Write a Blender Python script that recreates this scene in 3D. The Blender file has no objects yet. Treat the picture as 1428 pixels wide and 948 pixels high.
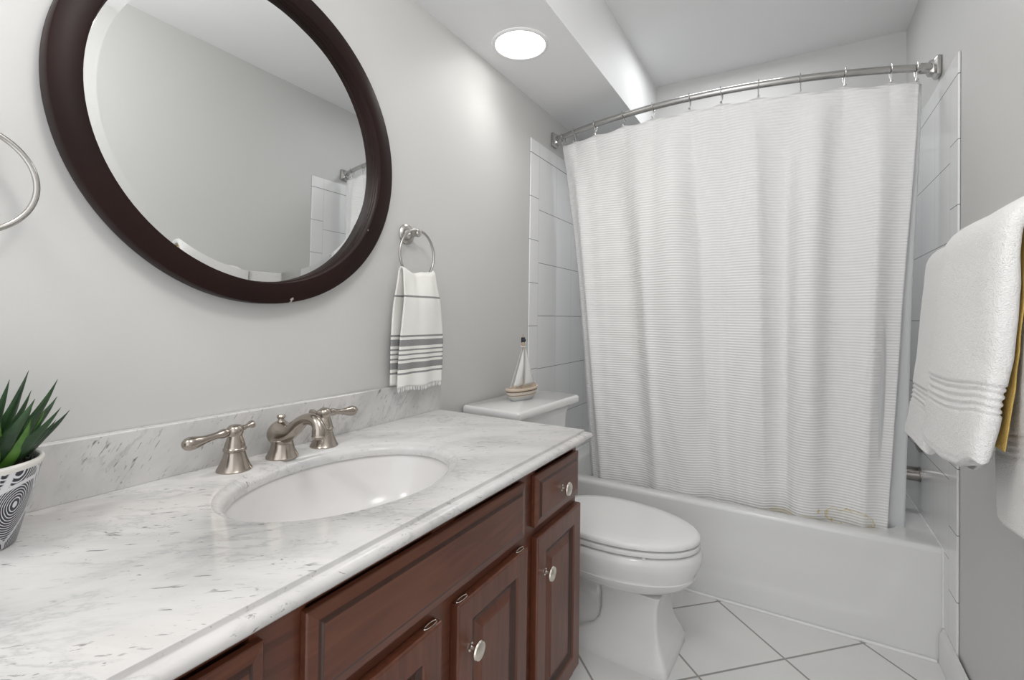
import bpy, math, random
from mathutils import Vector, Matrix, noise
C = bpy.context.scene.collection
PI = math.pi
rnd = random.Random(7)

# ------------------------------------------------------------------ camera, light, exposure
F_PX, PITCH, YAW, ROLL = 669.2536, .0113, .531, .0135
cd = bpy.data.cameras.new('camera'); cam = bpy.data.objects.new('camera', cd); C.objects.link(cam)
cd.sensor_fit = 'HORIZONTAL'; cd.sensor_width = 36; cd.lens = F_PX / 1428 * 36
cd.shift_y = -40.2948 / 1428; cd.clip_start = .02
_f = Vector((-math.sin(YAW)*math.cos(PITCH), math.cos(YAW)*math.cos(PITCH), math.sin(PITCH)))
_r = Vector((math.cos(YAW), math.sin(YAW), 0)); _u = _r.cross(_f)
_c, _s = math.cos(ROLL), math.sin(ROLL)
_R = _c*_r + _s*_u; _U = -_s*_r + _c*_u
cam.matrix_world = Matrix(((_R.x, _U.x, -_f.x, 1.079), (_R.y, _U.y, -_f.y, -.1104), (_R.z, _U.z, -_f.z, 1.1381), (0, 0, 0, 1)))
sc = bpy.context.scene; sc.camera = cam
sc.view_settings.view_transform = 'Standard'; sc.view_settings.look = 'None'
sc.view_settings.gamma = 1; sc.view_settings.use_curve_mapping = False
sc.view_settings.exposure = 0.27
CAN_STRENGTH = 6.0; CAN_POWER = 3.6
w = bpy.data.worlds.new('world'); sc.world = w; w.use_nodes = True
w.node_tree.nodes['Background'].inputs[0].default_value = (.95, .97, 1, 1)
w.node_tree.nodes['Background'].inputs[1].default_value = 1.45

def area_light(name, loc, rot, sx, sy, power, col=(1, 1, 1)):
    l = bpy.data.lights.new(name, 'AREA'); l.shape = 'RECTANGLE'; l.size = sx; l.size_y = sy
    l.energy = power; l.color = col
    o = bpy.data.objects.new(name, l); o.location = loc; o.rotation_euler = rot; C.objects.link(o); return o
area_light('tub_fill_light', (.80, 2.32, 2.47), (0, 0, 0), .5, .25, 3.4, (.98, .99, 1))  # added fill over the tub alcove, no fixture behind it
def point_light(name, loc, r, power, col):
    l = bpy.data.lights.new(name, 'POINT'); l.shadow_soft_size = r; l.energy = power; l.color = col
    o = bpy.data.objects.new(name, l); o.location = loc; C.objects.link(o); return o
point_light('room_fill_light', (.88, .32, 2.10), .15, 13, (1, .985, .965))  # unseen point fill added to lift walls and ceiling, not a real globe

# ------------------------------------------------------------------ materials
def mat(name, col=(.8, .8, .8), rough=.5, metal=0, spec=.5, coat=0):
    m = bpy.data.materials.new(name); m.use_nodes = True
    b = m.node_tree.nodes['Principled BSDF']
    b.inputs['Base Color'].default_value = (*col, 1); b.inputs['Roughness'].default_value = rough
    b.inputs['Metallic'].default_value = metal; b.inputs['Specular IOR Level'].default_value = spec
    b.inputs['Coat Weight'].default_value = coat
    return m
class NT:
    def __init__(s, m):
        s.m = m; s.t = m.node_tree; s.b = s.t.nodes['Principled BSDF']
    def n(s, typ, inp=None, **kw):
        x = s.t.nodes.new(typ)
        for k, v in kw.items(): setattr(x, k, v)
        for k, v in (inp or {}).items():
            if hasattr(v, 'is_linked'): s.t.links.new(v, x.inputs[k])
            else: x.inputs[k].default_value = v
        return x
    def coord(s, scale=(1, 1, 1), rot=(0, 0, 0), kind='Object'):
        tc = s.n('ShaderNodeTexCoord')
        return s.n('ShaderNodeMapping', {'Vector': tc.outputs[kind], 'Scale': scale, 'Rotation': rot}).outputs[0]
    def math(s, op, a, b=0.0, c=0.0):
        return s.n('ShaderNodeMath', {0: a, 1: b, 2: c}, operation=op).outputs[0]
    def noise(s, vec, scale, detail=3, rough=.5, dist=0):
        return s.n('ShaderNodeTexNoise', {'Vector': vec, 'Scale': scale, 'Detail': detail, 'Roughness': rough, 'Distortion': dist}).outputs['Fac']
    def ramp(s, fac, stops, interp='LINEAR'):
        r = s.n('ShaderNodeValToRGB', {'Fac': fac}); cr = r.color_ramp; cr.interpolation = interp
        while len(cr.elements) > 1: cr.elements.remove(cr.elements[-1])
        cr.elements[0].position = stops[0][0]; cr.elements[0].color = (*stops[0][1], 1)
        for p, c in stops[1:]:
            e = cr.elements.new(p); e.color = (*c, 1)
        return r.outputs[0]
    def mix(s, fac, a, b, mode='MIX'):
        x = s.n('ShaderNodeMix', data_type='RGBA', blend_type=mode)
        for k, v in ((0, fac), (6, a), (7, b)):
            if hasattr(v, 'is_linked'): s.t.links.new(v, x.inputs[k])
            elif k == 0: x.inputs[0].default_value = v
            else: x.inputs[k].default_value = (*v, 1)
        return x.outputs[2]
    def color(s, c): s.t.links.new(c, s.b.inputs['Base Color'])
    def bump(s, h, strength=.2, dist=.002):
        b = s.n('ShaderNodeBump', {'Height': h, 'Strength': strength, 'Distance': dist})
        s.t.links.new(b.outputs[0], s.b.inputs['Normal'])
    def rough(s, v): s.t.links.new(v, s.b.inputs['Roughness'])

def g(v): return (v, v, v)
M = {}
def paint(name, col, rough=.55):
    m = mat(name, col, rough); k = NT(m); v = k.coord()
    k.bump(k.noise(v, 140, 3), .06, .002)
    k.color(k.mix(k.noise(v, 3, 3), tuple(x*.985 for x in col), tuple(min(1, x*1.015) for x in col)))
    return m
M['wall'] = paint('wall_paint_grey', (.60, .597, .585), .5)
M['ceiling'] = paint('ceiling_paint', (.68, .68, .675), .6)
M['ceiling_white'] = paint('ceiling_white_paint', (.84, .84, .84), .6)
M['trimpaint'] = paint('trim_white_paint', (.82, .82, .81), .35)
M['porcelain'] = mat('white_porcelain', (.80, .795, .785), .12, coat=.3)
M['sink'] = mat('sink_porcelain', (.72, .705, .695), .2)
M['tub'] = mat('tub_enamel', (.78, .78, .77), .16, coat=.2)
M['plastic'] = mat('seat_plastic', (.84, .84, .835), .2)
M['caulk'] = mat('caulk', (.85, .85, .84), .5)
def metal(name, col, rough):
    m = mat(name, col, rough, 1); k = NT(m)
    k.rough(k.math('MULTIPLY_ADD', k.noise(k.coord(), 30, 2), .05, rough - .025)); return m
M['nickel'] = metal('brushed_nickel', (.40, .355, .31), .22)
M['nickel_light'] = metal('satin_nickel_knob', (.72, .67, .60), .22)
M['chrome'] = metal('rod_steel', (.52, .51, .495), .22)
M['ring_metal'] = metal('ring_steel', (.50, .48, .455), .26)
M['spout_dark'] = metal('spout_nickel', (.33, .31, .29), .25)
M['glass'] = mat('mirror_glass', (.86, .87, .865), .015, 1)
M['dark'] = mat('drain_dark', (.03, .03, .03), .4)

# mirror frame: espresso wood with scuffs
m = M['espresso'] = mat('espresso_wood', (.035, .02, .017), .42, spec=.16); k = NT(m); v = k.coord()
n1 = k.noise(v, 5, 4); base = k.mix(n1, (.007, .0040, .0036), (.024, .0085, .0065))
sc_ = k.noise(k.coord((1, 1, 1)), 42, 2, .4); scf = k.ramp(sc_, [(.0, g(0)), (.775, g(0)), (.79, g(1))])
k.color(k.mix(scf, base, (.5, .46, .42)))
# cherry cabinet wood: dark-glazed, grain along an axis
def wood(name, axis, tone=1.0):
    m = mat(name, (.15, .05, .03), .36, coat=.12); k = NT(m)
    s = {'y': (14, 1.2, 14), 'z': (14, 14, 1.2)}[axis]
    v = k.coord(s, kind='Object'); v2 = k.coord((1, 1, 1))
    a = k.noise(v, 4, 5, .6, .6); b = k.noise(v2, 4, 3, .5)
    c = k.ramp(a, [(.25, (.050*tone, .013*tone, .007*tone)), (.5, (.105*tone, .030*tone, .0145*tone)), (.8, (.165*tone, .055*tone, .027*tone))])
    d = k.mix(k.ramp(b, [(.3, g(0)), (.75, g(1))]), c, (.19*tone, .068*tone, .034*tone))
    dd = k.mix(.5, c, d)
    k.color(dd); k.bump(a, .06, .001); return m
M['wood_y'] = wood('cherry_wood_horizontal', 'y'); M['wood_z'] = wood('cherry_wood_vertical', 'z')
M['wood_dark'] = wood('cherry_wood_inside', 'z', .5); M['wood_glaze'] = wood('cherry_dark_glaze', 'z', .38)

# marble
def marble(name, tilt, plane):
    """ plane: object axes (u, v) the veining runs over """
    m = mat(name, (.8, .8, .8), .2); k = NT(m)
    v0 = k.coord()
    xyz = k.n('ShaderNodeSeparateXYZ', {0: v0}).outputs
    ca, sa = math.cos(tilt), math.sin(tilt)
    U_ = k.math('ADD', k.math('MULTIPLY', xyz[plane[0]], ca), k.math('MULTIPLY', xyz[plane[1]], sa))
    W_ = k.math('SUBTRACT', k.math('MULTIPLY', xyz[plane[1]], ca), k.math('MULTIPLY', xyz[plane[0]], sa))
    O_ = xyz[3-plane[0]-plane[1]]
    def vec(su, sv, off=0.0):
        return k.n('ShaderNodeCombineXYZ', {0: k.math('MULTIPLY_ADD', U_, su, off), 1: k.math('MULTIPLY', W_, sv), 2: k.math('MULTIPLY', O_, sv)}).outputs[0]
    cloud = k.noise(vec(3, 7), 1, 6, .62, .5)
    base = k.ramp(cloud, [(.28, (.45, .45, .445)), (.45, (.595, .592, .585)), (.62, (.675, .668, .659)), (.8, (.69, .682, .672))])
    tint = k.ramp(k.noise(vec(2.2, 3, 4.0), 1, 3), [(.45, (1, 1, 1)), (.7, (1, .965, .95))])
    base = k.mix(1.0, base, tint, 'MULTIPLY')
    # fine broken veins
    a = k.noise(vec(5, 11, 9.0), 1, 6, .66, .35)
    d = k.math('ABSOLUTE', k.math('SUBTRACT', a, .5))
    vein = k.ramp(d, [(0, g(1)), (.010, g(.5)), (.035, g(0))])
    gate = k.ramp(k.noise(vec(6, 9, 2.0), 1, 3), [(.44, g(0)), (.58, g(1))])
    c = k.mix(k.math('MULTIPLY', k.math('MULTIPLY', vein, gate), .52), base, (.36, .365, .365))
    # short dark streaks lying along the veining
    for su, sv, off, lo, hi, amt in ((30, 110, 0.0, .615, .69, .88), (60, 210, 7.0, .62, .69, .8)):
        fl = k.noise(vec(su, sv, off), 1, 3, .6, .5)
        fk = k.ramp(fl, [(0, g(0)), (lo, g(0)), (hi, g(1))])
        g2 = k.ramp(k.noise(vec(10, 14, off+3.0), 1, 2), [(.47, g(0)), (.60, g(1))])
        c = k.mix(k.math('MULTIPLY', k.math('MULTIPLY', fk, g2), amt), c, (.17, .17, .17))
    k.color(c); return m
M['marble'] = marble('carrara_marble', .72, (0, 1))
M['marble_v'] = marble('carrara_marble_upright', 1.0, (1, 2))

# floor tile on the diagonal
m = M['floor'] = mat('floor_tile', (.7, .7, .69), .22); k = NT(m)
v = k.n('ShaderNodeMapping', {'Vector': k.n('ShaderNodeTexCoord').outputs['Object'], 'Location': (0, 0, 0), 'Rotation': (0, 0, PI/4)}).outputs[0]
P_ = .335; u0 = (1.06-1.765)/math.sqrt(2); v0_ = (1.06+1.765)/math.sqrt(2)
br = k.n('ShaderNodeSeparateXYZ', {0: v})
def grid_line(o, off):
    f = k.math('FRACT', k.math('ADD', k.math('DIVIDE', k.math('SUBTRACT', o, off), P_), 100.5))
    return k.math('ABSOLUTE', k.math('SUBTRACT', f, .5))
e = k.math('MINIMUM', grid_line(br.outputs[0], u0), grid_line(br.outputs[1], v0_))
gl = k.ramp(e, [(0, g(1)), (.0085, g(1)), (.0125, g(0))])
tilec = k.mix(k.noise(k.coord(), 6, 4), (.75, .745, .735), (.81, .805, .795))
k.color(k.mix(gl, tilec, (.33, .315, .30))); k.bump(k.math('SUBTRACT', 1.0, gl), .5, .0015)

# wall tile: main field of 200 x 257 mm tiles plus an edge column of 205 mm bullnose pieces
m = M['tile'] = mat('white_wall_tile', (.83, .832, .835), .12); k = NT(m)
xyz = k.n('ShaderNodeSeparateXYZ', {0: k.n('ShaderNodeTexCoord').outputs['Object']})
Y_, Z_ = xyz.outputs[1], xyz.outputs[2]
def joint(o, off, pitch, hw):
    f = k.math('ABSOLUTE', k.math('SUBTRACT', k.math('FRACT', k.math('ADD', k.math('DIVIDE', k.math('SUBTRACT', o, off), pitch), 50.5)), .5))
    return k.math('LESS_THAN', k.math('MULTIPLY', f, pitch), hw)
is_edge = k.math('LESS_THAN', Y_, 1.962)
mainz = joint(Z_, 1.1435, .2575, .0014); edgez = joint(Z_, 1.5055, .2052, .0014)
hz = k.math('ADD', k.math('MULTIPLY', edgez, is_edge), k.math('MULTIPLY', mainz, k.math('SUBTRACT', 1.0, is_edge)))
hz_top = k.math('LESS_THAN', k.math('ABSOLUTE', k.math('SUBTRACT', Z_, 1.917)), .0014)
vy = joint(Y_, 1.962, .198, .0009); vy = k.math('MULTIPLY', vy, k.math('GREATER_THAN', Y_, 1.95))
hzz = k.math('MAXIMUM', hz, hz_top)
c = k.mix(hzz, (.83, .832, .835), (.26, .26, .265)); c = k.mix(k.math('MULTIPLY', vy, .8), c, (.52, .525, .54))
k.color(c); k.bump(k.math('SUBTRACT', 1.0, k.math('MAXIMUM', hzz, vy)), .4, .001)

# fabrics
def curtain_mat(name, col, stains):
    m = mat(name, col, .85, spec=.2); k = NT(m); v = k.coord()
    xyz = k.n('ShaderNodeSeparateXYZ', {0: v})
    wv = k.math('SINE', k.math('MULTIPLY', xyz.outputs[2], 2*PI/.0108))
    wx = k.noise(k.coord((160, 160, 160)), 1, 2)
    k.bump(k.math('ADD', wv, k.math('MULTIPLY', wx, .5)), .48, .0015)
    if stains:
        c = None
        def blob(x0, z0, sx, sz):
            a = k.math('POWER', k.math('DIVIDE', k.math('SUBTRACT', xyz.outputs[0], x0), sx), 2.0)
            b = k.math('POWER', k.math('DIVIDE', k.math('SUBTRACT', xyz.outputs[2], z0), sz), 2.0)
            return k.math('ADD', a, b)
        d1 = blob(1.265, .385, .09, .035); nz = k.noise(v, 28, 4)
        d1 = k.math('ADD', d1, k.math('MULTIPLY', k.math('SUBTRACT', nz, .5), 3.2))
        edge = k.ramp(d1, [(0, g(.06)), (.6, g(.12)), (.84, g(.75)), (.93, g(.1)), (1.0, g(0))])
        d2 = blob(1.08, .365, .12, .013)
        d2 = k.math('ADD', d2, k.math('MULTIPLY', k.math('SUBTRACT', nz, .5), 3.2))
        e2 = k.ramp(d2, [(0, g(.35)), (.7, g(.3)), (1, g(0))])
        c = k.mix(k.math('MAXIMUM', edge, e2), col, (.66, .52, .20))
        k.color(c)
    return m
M['curtain'] = curtain_mat('waffle_curtain_fabric', (.87, .865, .855), True)
m = M['liner'] = mat('liner_vinyl', (.86, .87, .87), .4)
m.node_tree.nodes['Principled BSDF'].inputs['Transmission Weight'].default_value = .25
m = M['terry'] = mat('white_terry', (.86, .85, .835), 1.0, spec=.05); k = NT(m); v = k.coord()
k.bump(k.math('ADD', k.noise(v, 420, 2), k.math('MULTIPLY', k.noise(v, 90, 3), .8)), .8, .004)
m.node_tree.nodes['Principled BSDF'].inputs['Sheen Weight'].default_value = .25
m = M['terry_flat'] = mat('white_woven_band', (.85, .845, .83), .8, spec=.2); k = NT(m); k.bump(k.noise(k.coord(), 600, 2), .2, .001)
m = M['mustard'] = mat('mustard_terry', (.62, .42, .12), .95); k = NT(m); k.bump(k.noise(k.coord(), 400, 2), .7, .004)
m = M['handtowel'] = mat('striped_hand_towel_cloth', (.85, .83, .78), .9, spec=.15); k = NT(m); v = k.coord()
zc = k.n('ShaderNodeSeparateXYZ', {0: v}).outputs[2]
Wc, Gc = (.84, .825, .785), (.20, .20, .205)
def zband(a, b): return k.math('LESS_THAN', k.math('ABSOLUTE', k.math('SUBTRACT', zc, (a+b)/2)), abs(b-a)/2)
bands = None
for a, b in HAND_BANDS if 'HAND_BANDS' in globals() else [(1.193, 1.199), (1.071, 1.077), (1.043, 1.063), (1.029, 1.034), (1.015, 1.020), (1.000, 1.005), (.972, .992), (.957, .963)]:
    q = zband(a, b); bands = q if bands is None else k.math('MAXIMUM', bands, q)
wv = k.noise(k.coord((1, 260, 700)), 1, 2)
k.color(k.mix(k.math('MULTIPLY', bands, k.math('MULTIPLY_ADD', wv, .5, .62)), Wc, Gc)); k.bump(wv, .35, .002)

# plant
m = M['leaf'] = mat('succulent_leaf', (.03, .09, .025), .4); k = NT(m); v = k.coord()
k.color(k.ramp(k.noise(v, 30, 3), [(.3, (.012, .038, .014)), (.7, (.032, .085, .026))]))
k.bump(k.noise(k.coord((1, 1, 3)), 220, 2), .3, .002)
m = M['leaf_young'] = mat('succulent_leaf_young', (.12, .28, .04), .4); k = NT(m)
k.color(k.ramp(k.noise(k.coord(), 30, 3), [(.3, (.05, .15, .02)), (.7, (.16, .32, .05))]))
m = M['soil'] = mat('potting_soil', (.03, .015, .01), .95); k = NT(m); n_ = k.noise(k.coord(), 160, 4)
k.color(k.ramp(n_, [(.3, (.012, .006, .004)), (.7, (.07, .04, .025))])); k.bump(n_, 1, .006)
m = M['pot'] = mat('pot_swirl_glaze', (.1, .1, .12), .35); k = NT(m)
v = k.coord((1, 1, .78), (.35, .3, .2))
vo = k.n('ShaderNodeTexVoronoi', {'Vector': v, 'Scale': 22.0, 'Randomness': .85}, feature='F1')
ve = k.n('ShaderNodeTexVoronoi', {'Vector': v, 'Scale': 22.0, 'Randomness': .85}, feature='DISTANCE_TO_EDGE')
rings = k.math('SINE', k.math('MULTIPLY_ADD', vo.outputs['Distance'], 112.0, k.math('MULTIPLY', k.noise(k.coord(), 22, 3), 11.0)))
wl = k.ramp(rings, [(0, g(0)), (.40, g(0)), (.55, g(1))])
ed = k.ramp(ve.outputs['Distance'], [(0, g(1)), (.03, g(1)), (.05, g(0))])
k.color(k.mix(k.math('MAXIMUM', wl, ed), (.022, .025, .04), (.70, .70, .72)))
M['pot_rim'] = mat('pot_rim_glaze', (.72, .70, .66), .4)
# boat
m = M['hull'] = mat('boat_hull_paint', (.7, .6, .5), .6); k = NT(m)
z = k.n('ShaderNodeSeparateXYZ', {0: k.coord()}).outputs[2]
zz = k.math('ADD', z, k.math('MULTIPLY', k.noise(k.coord(), 25, 2), .003))
k.color(k.ramp(k.math('DIVIDE', zz, .06), [(0, (.52, .54, .54)), (.2, (.60, .56, .50)), (.36, (.30, .24, .18)), (.42, (.66, .58, .50)), (.60, (.13, .09, .06)), (.68, (.62, .50, .38)), (.78, (.72, .62, .52))], 'CONSTANT'))
M['hull_trim'] = mat('boat_deck', (.70, .60, .50), .7)
M['mast'] = mat('boat_mast_wood', (.52, .40, .29), .6)
M['sail'] = mat('boat_sail_cloth', (.72, .715, .70), .85)
M['flag'] = mat('boat_flag_cloth', (.035, .035, .05), .8)
m = M['lens'] = mat('light_lens', (1, 1, 1), .4)
m.node_tree.nodes['Principled BSDF'].inputs['Emission Color'].default_value = (1, .975, .94, 1)
m.node_tree.nodes['Principled BSDF'].inputs['Emission Strength'].default_value = CAN_STRENGTH

# ------------------------------------------------------------------ mesh helpers
class MB:
    def __init__(s): s.v = []; s.f = []; s.mi = []
    def add(s, vs, fs, mi=0):
        n = len(s.v); s.v += [tuple(p) for p in vs]; s.f += [tuple(i+n for i in f) for f in fs]; s.mi += [mi]*len(fs); return s
    def box(s, x0, x1, y0, y1, z0, z1, mi=0):
        vs = [(x, y, z) for x in (x0, x1) for y in (y0, y1) for z in (z0, z1)]
        return s.add(vs, [(0, 1, 3, 2), (4, 6, 7, 5), (0, 4, 5, 1), (2, 3, 7, 6), (0, 2, 6, 4), (1, 5, 7, 3)], mi)
    def loft(s, loops, cap0=True, cap1=True, mi=0, closed=True):
        n = len(loops[0]); vs = [p for l in loops for p in l]; fs = []
        for i in range(len(loops)-1):
            for j in range(n if closed else n-1):
                a = i*n+j; b = i*n+(j+1) % n; fs.append((a, b, b+n, a+n))
        if cap0: fs.append(tuple(range(n-1, -1, -1)))
        if cap1: fs.append(tuple(range((len(loops)-1)*n, len(loops)*n)))
        return s.add(vs, fs, mi)
    def lathe(s, prof, origin=(0, 0, 0), axis=(0, 0, 1), n=32, mi=0, cap=True):
        q = Vector(axis).normalized().to_track_quat('Z', 'Y'); o = Vector(origin)
        loops = [[o + q @ Vector((max(r, 1e-4)*math.cos(2*PI*j/n), max(r, 1e-4)*math.sin(2*PI*j/n), h)) for j in range(n)] for r, h in prof]
        return s.loft(loops, cap, cap, mi=mi)
    def tube(s, pts, rad, n=14, closed=False, mi=0, flat=None):
        pts = [Vector(p) for p in pts]; N = len(pts)
        rads = rad if isinstance(rad, (list, tuple)) else [rad]*N
        loops = []; up = None
        for i, p in enumerate(pts):
            a = pts[(i-1) % N] if (closed or i > 0) else p
            b = pts[(i+1) % N] if (closed or i < N-1) else p
            t = (b-a).normalized()
            if up is None:
                up = Vector((0, 0, 1)) if abs(t.z) < .9 else Vector((1, 0, 0))
            x = up.cross(t).normalized(); y = t.cross(x); up = y
            r = rads[i]; loops.append([p + x*r*math.cos(2*PI*j/n) + y*r*math.sin(2*PI*j/n)*(flat or 1) for j in range(n)])
        if closed: loops.append(loops[0]); return s.loft(loops, False, False, mi)
        return s.loft(loops, mi=mi)
    def grid(s, nu, nv, fn, mi=0):
        vs = [fn(i/nu, j/nv) for i in range(nu+1) for j in range(nv+1)]
        fs = [(i*(nv+1)+j, (i+1)*(nv+1)+j, (i+1)*(nv+1)+j+1, i*(nv+1)+j+1) for i in range(nu) for j in range(nv)]
        return s.add(vs, fs, mi)
    def build(s, name, mats, parent=None, loc=None, smooth=40, bevel=0):
        me = bpy.data.meshes.new(name); me.from_pydata(s.v, [], s.f); me.validate()
        import bmesh
        bm = bmesh.new(); bm.from_mesh(me)
        bmesh.ops.remove_doubles(bm, verts=bm.verts, dist=1e-5)
        bmesh.ops.recalc_face_normals(bm, faces=bm.faces); bm.to_mesh(me); bm.free()
        mats = mats if isinstance(mats, (list, tuple)) else [mats]
        for m in mats: me.materials.append(m)
        if len(mats) > 1 and len(me.polygons) == len(s.mi):
            for p, i in zip(me.polygons, s.mi): p.material_index = i
        if smooth:
            for p in me.polygons: p.use_smooth = True
            me.set_sharp_from_angle(angle=math.radians(smooth))
        o = bpy.data.objects.new(name, me); C.objects.link(o)
        if parent: o.parent = parent
        if loc: o.location = loc
        if bevel:
            b = o.modifiers.new('bevel', 'BEVEL'); b.width = bevel; b.segments = 2; b.limit_method = 'ANGLE'; b.angle_limit = math.radians(40)
            b.harden_normals = False
        return o
def struct(o): o['kind'] = 'structure'; return o
def tag(o, label, cat, group=None):
    o['label'] = label; o['category'] = cat
    if group: o['group'] = group
    return o
def thing(name, loc, label, cat, group=None, rotz=0):
    o = bpy.data.objects.new(name, None); o.empty_display_size = .05; o.location = loc; o.rotation_euler = (0, 0, rotz)
    C.objects.link(o); return tag(o, label, cat, group)
def copy_tree(o, parent=None):
    c = o.copy(); C.objects.link(c)
    if parent: c.parent = parent
    for ch in list(o.children): copy_tree(ch, c)
    return c
def smoothstep(a, b, x):
    t = max(0, min(1, (x-a)/(b-a))); return t*t*(3-2*t)
def lerp(a, b, t): return a+(b-a)*t
def bez(p, n):
    p = [Vector(q) for q in p]; out = []
    for i in range(n+1):
        t = i/n; out.append((1-t)**3*p[0]+3*(1-t)**2*t*p[1]+3*(1-t)*t*t*p[2]+t**3*p[3])
    return out

# ------------------------------------------------------------------ the room
W, YB, YF, ZC = 1.524, 2.7224, -.75, 2.4918
SX, SZ = .3746, 2.1693
T0, TZ = 1.8735, 1.9857
struct(MB().box(-.1, 0, YF-.1, YB+.1, -.1, ZC+.1).build('wall_left', M['wall'], smooth=0))
struct(MB().box(W, W+.1, YF-.1, YB+.1, -.1, ZC+.1).build('wall_right', M['wall'], smooth=0))
struct(MB().box(0, W, YB, YB+.1, -.1, ZC+.1).build('wall_back', M['wall'], smooth=0))
# the side behind the camera stays open so the world background gives frontal fill
struct(MB().box(-.1, W+.1, YF-.1, YB+.1, -.1, 0).build('floor', M['floor'], smooth=0))
struct(MB().box(-.1, W+.1, YF-.1, YB+.1, ZC, ZC+.1).build('ceiling', M['ceiling_white'], smooth=0))
# soffit over the vanity with a bored hole for each recessed light is left solid: the lights are shallow discs
struct(MB().box(0, SX, YF, YB, SZ, ZC).build('ceiling_soffit', M['ceiling_white'], smooth=0))
# tile surround panels (6 mm thick), rounded outer edge
def tilepanel(name, x0, x1, y0, y1):
    o = MB().box(x0, x1, y0, y1, 0, TZ).build(name, M['tile'], smooth=0, bevel=.003); return struct(o)
tilepanel('wall_tile_left', .0005, .007, T0, YB-.001)
tilepanel('wall_tile_right', W-.007, W-.0005, T0, YB-.001)
tilepanel('wall_tile_back', .008, W-.008, YB-.007, YB-.0005)
def baseboard(name, x, sgn, y0, y1):
    prof = [(0, .0005), (.013, .0005), (.013, .092), (.011, .100), (.007, .108), (.005, .118), (0, .118)]
    loops = [[(x+sgn*(p[0]+.0005), y, p[1]) for p in prof] for y in (y0, y1)]
    return struct(MB().loft(loops).build(name, M['trimpaint'], smooth=30))
baseboard('baseboard_right', W-.007, -1, YF+.001, 2.012)
baseboard('baseboard_left', 0, 1, 1.215, 1.8)
struct(MB().tube([(W-.0085, 2.0155, .12), (W-.0085, 2.0155, .372), (W-.0085, 2.022, .3785), (W-.0085, YB-.012, .3785)], .0035, 8).build('trim_2', M['caulk']))
struct(MB().tube([(.0085, 2.0155, .01), (.0085, 2.0155, .372), (.0085, 2.022, .3785), (.0085, YB-.012, .3785)], .0035, 8).build('trim_3', M['caulk']))
struct(MB().tube([(0.03, 2.014, .003), (W-.025, 2.014, .003)], .006, 10).build('trim_1', M['caulk']))

# ------------------------------------------------------------------ bathtub
TX0, TX1, TY0, TY1, TUBZ = .008, W-.008, 2.02, YB-.008, .3786
tub = thing('bathtub', (.762, 2.37, 0), 'white alcove bathtub with a smooth apron along the tiled floor', 'bathtub')
def loc_tub(p): return (p[0]-.762, p[1]-2.37, p[2])
mb = MB()
def apron(u, v):
    x = lerp(TX0, TX1, u); z = .0+.362*v
    # raised lower border round a shallow recessed field with a slanting right end
    zr = smoothstep(.075, .115, z)
    xr = 1-smoothstep(1.30+.11*(z-.08)/.26, 1.335+.11*(z-.08)/.26, x); xl = smoothstep(.12-.08*(z-.08), .16-.08*(z-.08), x)
    return loc_tub((x, TY0 + .0035*zr*xr*xl*(1-smoothstep(.27, .35, z)), z))
mb.grid(90, 40, apron)
def angs():
    cx, cy = (TX0+TX1)/2, (TY0+TY1)/2; a = [2*PI*i/120 for i in range(120)]
    hx, hy = (TX1-TX0)/2, (TY1-TY0)/2
    for sx in (1, -1):
        for sy in (1, -1): a.append(math.atan2(sy*hy, sx*hx) % (2*PI))
    return sorted(set(round(x, 6) for x in a))
ANG = angs()
def rect_loop(ins, z):
    """ only the open front edge is rounded over; the other sides run square into the tiled walls """
    cx, cy = (TX0+TX1)/2, (TY0+TY1)/2; HX, HY = (TX1-TX0)/2, (TY1-TY0)/2; out = []
    for a in ANG:
        c, s = math.cos(a), math.sin(a); t = min(HX/abs(c) if abs(c) > 1e-9 else 9, HY/abs(s) if abs(s) > 1e-9 else 9)
        y = cy+s*t; out.append(loc_tub((cx+c*t, TY1-(TY1-y)*(TY1-TY0-ins)/(TY1-TY0), z)))
    return out
def sup_loop(x0, x1, y0, y1, z, n=6):
    cx, cy, hx, hy = (x0+x1)/2, (y0+y1)/2, (x1-x0)/2, (y1-y0)/2; out = []
    for a in ANG:
        c, s = math.cos(a)/hx, math.sin(a)/hy
        t = (abs(c)**n+abs(s)**n)**(-1/n); out.append(loc_tub((cx+math.cos(a)*t, cy+math.sin(a)*t, z)))
    return out
mb.loft([rect_loop(0, .3615), rect_loop(.001, .368), rect_loop(.005, .3745), rect_loop(.012, .378), rect_loop(.018, TUBZ),
         sup_loop(.085, 1.425, 2.072, 2.645, TUBZ), sup_loop(.089, 1.421, 2.076, 2.641, TUBZ-.002), sup_loop(.096, 1.415, 2.083, 2.634, TUBZ-.012),
         sup_loop(.13, 1.385, 2.105, 2.61, .22, 5), sup_loop(.18, 1.35, 2.125, 2.59, .11, 4.5), sup_loop(.22, 1.32, 2.16, 2.555, .082, 4)], cap0=False)
mb.build('tub_shell', M['tub'], tub, smooth=50)
MB().lathe([(0, .0), (.028, 0), (.03, .003), (.012, .006), (0, .006)], loc_tub((1.27, 2.36, .081)), n=24).build('drain', M['chrome'], tub)
MB().lathe([(0, .0), (.034, 0), (.036, .004), (.03, .009), (.008, .011), (0, .011)], loc_tub((1.398, 2.36, .26)), axis=(-1, 0, .2), n=24).build('overflow_plate', M['chrome'], tub)

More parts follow.
